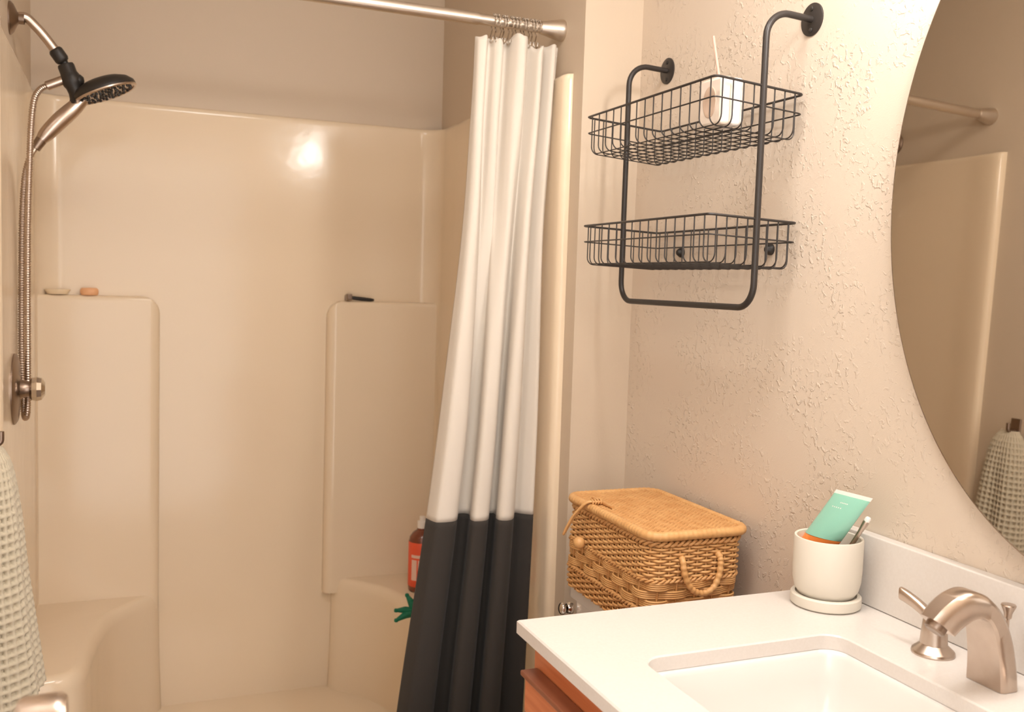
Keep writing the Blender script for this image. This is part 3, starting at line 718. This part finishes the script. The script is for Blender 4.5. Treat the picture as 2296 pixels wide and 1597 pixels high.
# lid
lid = part('lid', loft([[(*p, z) for p in rrect(BX, BY, .097, .163, .028, 6)] for z in (BZ1-.002, BZ1+.005)], True, True), 'rattan', wb)
rp = resample([(x, y, BZ1+.003) for x, y in rrect(BX, BY, .1010, .1690, .030, 8)], 420)
part('lid_rim', tube(rp, [.0088+(.0004 if i % 4 < 2 else -.0003) for i in range(len(rp))], 12, closed=True), 'rattan_pale', lid, angle=180)
gs = []
for i in range(64):
    y = BY-.160+.320*i/63
    gs.append(tube([(BX-.095+.190*t/40, y, BZ1+.0066+.0017*math.cos(pi*(t/1.25+i))) for t in range(41)], .00235, 5))
part('lid_weave', join(*gs), 'rattan', lid, angle=180, kind='stuff')
# stitches along both long edges, toggle stick, loop, knob, end handle
part('lid_toggle', tube([(BX-.076, BY+.105, BZ1+.012), (BX-.078, BY+.06, BZ1+.0125), (BX-.077, BY+.018, BZ1+.0122)], [.0035, .0042, .0035], 10), 'rattan', lid)
kz = [(BX-.080, BY+.056, BZ1+.015), (BX-.096, BY+.057, BZ1+.0155), (BX-.112, BY+.062, BZ1+.0135), (BX-.128, BY+.080, BZ1-.012), (BX-.137, BY+.094, BZ1-.040), (BX-.140, BY+.101, BZ1-.055), (BX-.1375, BY+.104, BZ1-.055), (BX-.128, BY+.094, BZ1-.030), (BX-.119, BY+.078, BZ1-.004), (BX-.108, BY+.066, BZ1+.0135), (BX-.094, BY+.062, BZ1+.015), (BX-.079, BY+.062, BZ1+.0145)]
part('closure_loop', tube(catmull(kz, 6), .0027, 8), 'rattan_pale', lid, angle=180)
wr = []
for k in range(4): 
    xk = BX-.084-.006*k
    wr.append(tube([(xk, BY+.0595+.0065*math.cos(a), BZ1+.0148+.0048*math.sin(a)) for a in [2*pi*q/12 for q in range(12)]], .0017, 6, closed=True))
part('loop_binding', join(*wr), 'rattan_pale', lid, angle=180)
kx = BX-.005-bsize(BZ0+.105)[0]
kb = []
for k in range(6):
    pass
kprof = [(0, .004), (.004, .004), (.004, .008)] + [(.0115*math.sin(a)+.0004*(q % 2), .019-.0115*math.cos(a)) for q, a in enumerate([.35+(pi-.35)*q/14 for q in range(14)])] + [(0, .0305)]
part('ball_knob', lathe(kprof, (kx, BY+.070, BZ0+.110), (-1, 0, 0), 20), 'rattan_pale', wb, label='wound rattan ball knob')
hy = BY-bsize(BZ0+.13)[1]
hpth = catmull([(-.170, hy+.002, BZ0+.142), (-.1715, hy-.010, BZ0+.134), (-.170, hy-.014, BZ0+.115), (-.160, hy-.015, BZ0+.092), (-.145, hy-.016, BZ0+.079), (-.127, hy-.016, BZ0+.076), (-.109, hy-.015, BZ0+.084), (-.098, hy-.014, BZ0+.104), (-.094, hy-.012, BZ0+.126), (-.094, hy-.008, BZ0+.138), (-.096, hy+.002, BZ0+.144)], 8)
part('end_handle', tube(hpth, [.0056+.0008*math.sin(i*1.6) for i in range(len(hpth))], 10), 'rattan_pale', wb, angle=180, label='twisted rattan carrying handle')

# ------------------------------------------------------------------ towel on its hook, left wall
hk = thing('towel_hook', 'small nickel towel hook on the left wall outside the shower', 'hook', (XL, .645, 1.0))
part('backplate', box(XL, XL+.006, -.015+.645, .66, 1.005, 1.065), 'nickel_dark', hk, bevel=.002)
part('prong', tube(bend([(XL+.004, .645, 1.030), (XL+.034, .645, 1.030), (XL+.034, .645, 1.052)], .008, 6), .0055, 12), 'nickel_dark', hk)
tw = []
NV, NU = 380, 220
cell = .0150
Hh = .47
bulge = [(0, .022), (.08, .040), (.25, .052), (.5, .062), (.75, .076), (1, .090)]
wid = [(0, .025), (.06, .045), (.2, .062), (.5, .078), (1, .090)]
V = []; Fc = []
Larc = .27
for i in range(NV+1):
    v = i/NV; z = 1.030-Hh*v
    b_, w_ = spline1(bulge, v), spline1(wid, v)
    for k in range(NU+1):
        u = k/NU; a = pi*u
        fold = 1+.09*math.cos(6*a+.6)*min(1, v*3)
        ca, sa = math.cos(a), math.sin(a)
        x = XL+.0075+b_*fold*sa**.85 if sa > 0 else XL+.0075
        y = .655-w_*ca*(1+.05*math.sin(4*a))
        cu_, cv_ = u*Larc/cell, v*Hh/cell
        h = min(1, 1.6*abs(math.sin(pi*cu_))*abs(math.sin(pi*cv_)))**1.4
        dep = .0085*h*min(1, .3+v*2)
        nx_, ny_ = sa/(b_+.02), -ca/(w_); ln = math.hypot(nx_, ny_)
        zz = z+.012*math.sin(a)*v-.010*math.sin(2*a)*v
        V.append((max(XL+.003, x-nx_/ln*dep), y-ny_/ln*dep, zz))
for i in range(NV):
    for k in range(NU):
        a = i*(NU+1)+k; Fc.append((a, a+1, a+NU+2, a+NU+1))
o = part('waffle_towel', (V, Fc), 'towel_cloth', angle=180, origin=(XL+.05, .655, 1.030-Hh))
md = o.modifiers.new('thick', 'SOLIDIFY'); md.thickness = .002; md.offset = 1
tag(o, 'pale grey green waffle weave towel hanging on the left wall hook', 'towel')

# ------------------------------------------------------------------ vanity light above the mirror (the room's lamp)
vl = thing('vanity_light', 'nickel bar light with three globe bulbs above the oval mirror', 'light', (0, -.49, 2.08))
part('bar', box(-.03, -.0005, -.82, -.16, 2.06, 2.13), 'nickel', vl, bevel=.006)
for y in (-.25, -.49, -.73):
    part('socket', tube(bend([(-.02, y, 2.095), (-.155, y, 2.095), (-.155, y, 2.035)], .02, 5), .010, 12), 'nickel', vl)
    part('bulb', lathe([(0, -.040)] + [(.040*math.sin(a), -.040*math.cos(a)) for a in [pi*q/14 for q in range(1, 13)]] + [(.014, .042), (0, .046)], (-.155, y, 1.995), n=24), 'bulb', vl, label='glowing globe bulb')

cl = thing('added_fill_dome', 'added round fill dome, an assumed source on the ceiling', 'light', (-.72, -.22, CEIL))  # assumed dome, added to lift the ambient light in room and shower
part('base_ring', lathe([(0, 0), (.245, 0), (.245, -.02), (.23, -.024), (0, -.024)], (-.72, -.22, CEIL), n=40), 'nickel', cl)
part('dome', lathe([(.228, -.022), (.218, -.045), (.175, -.075), (.10, -.095), (0, -.102)], (-.72, -.22, CEIL), n=40), 'fill_dome_glow', cl)
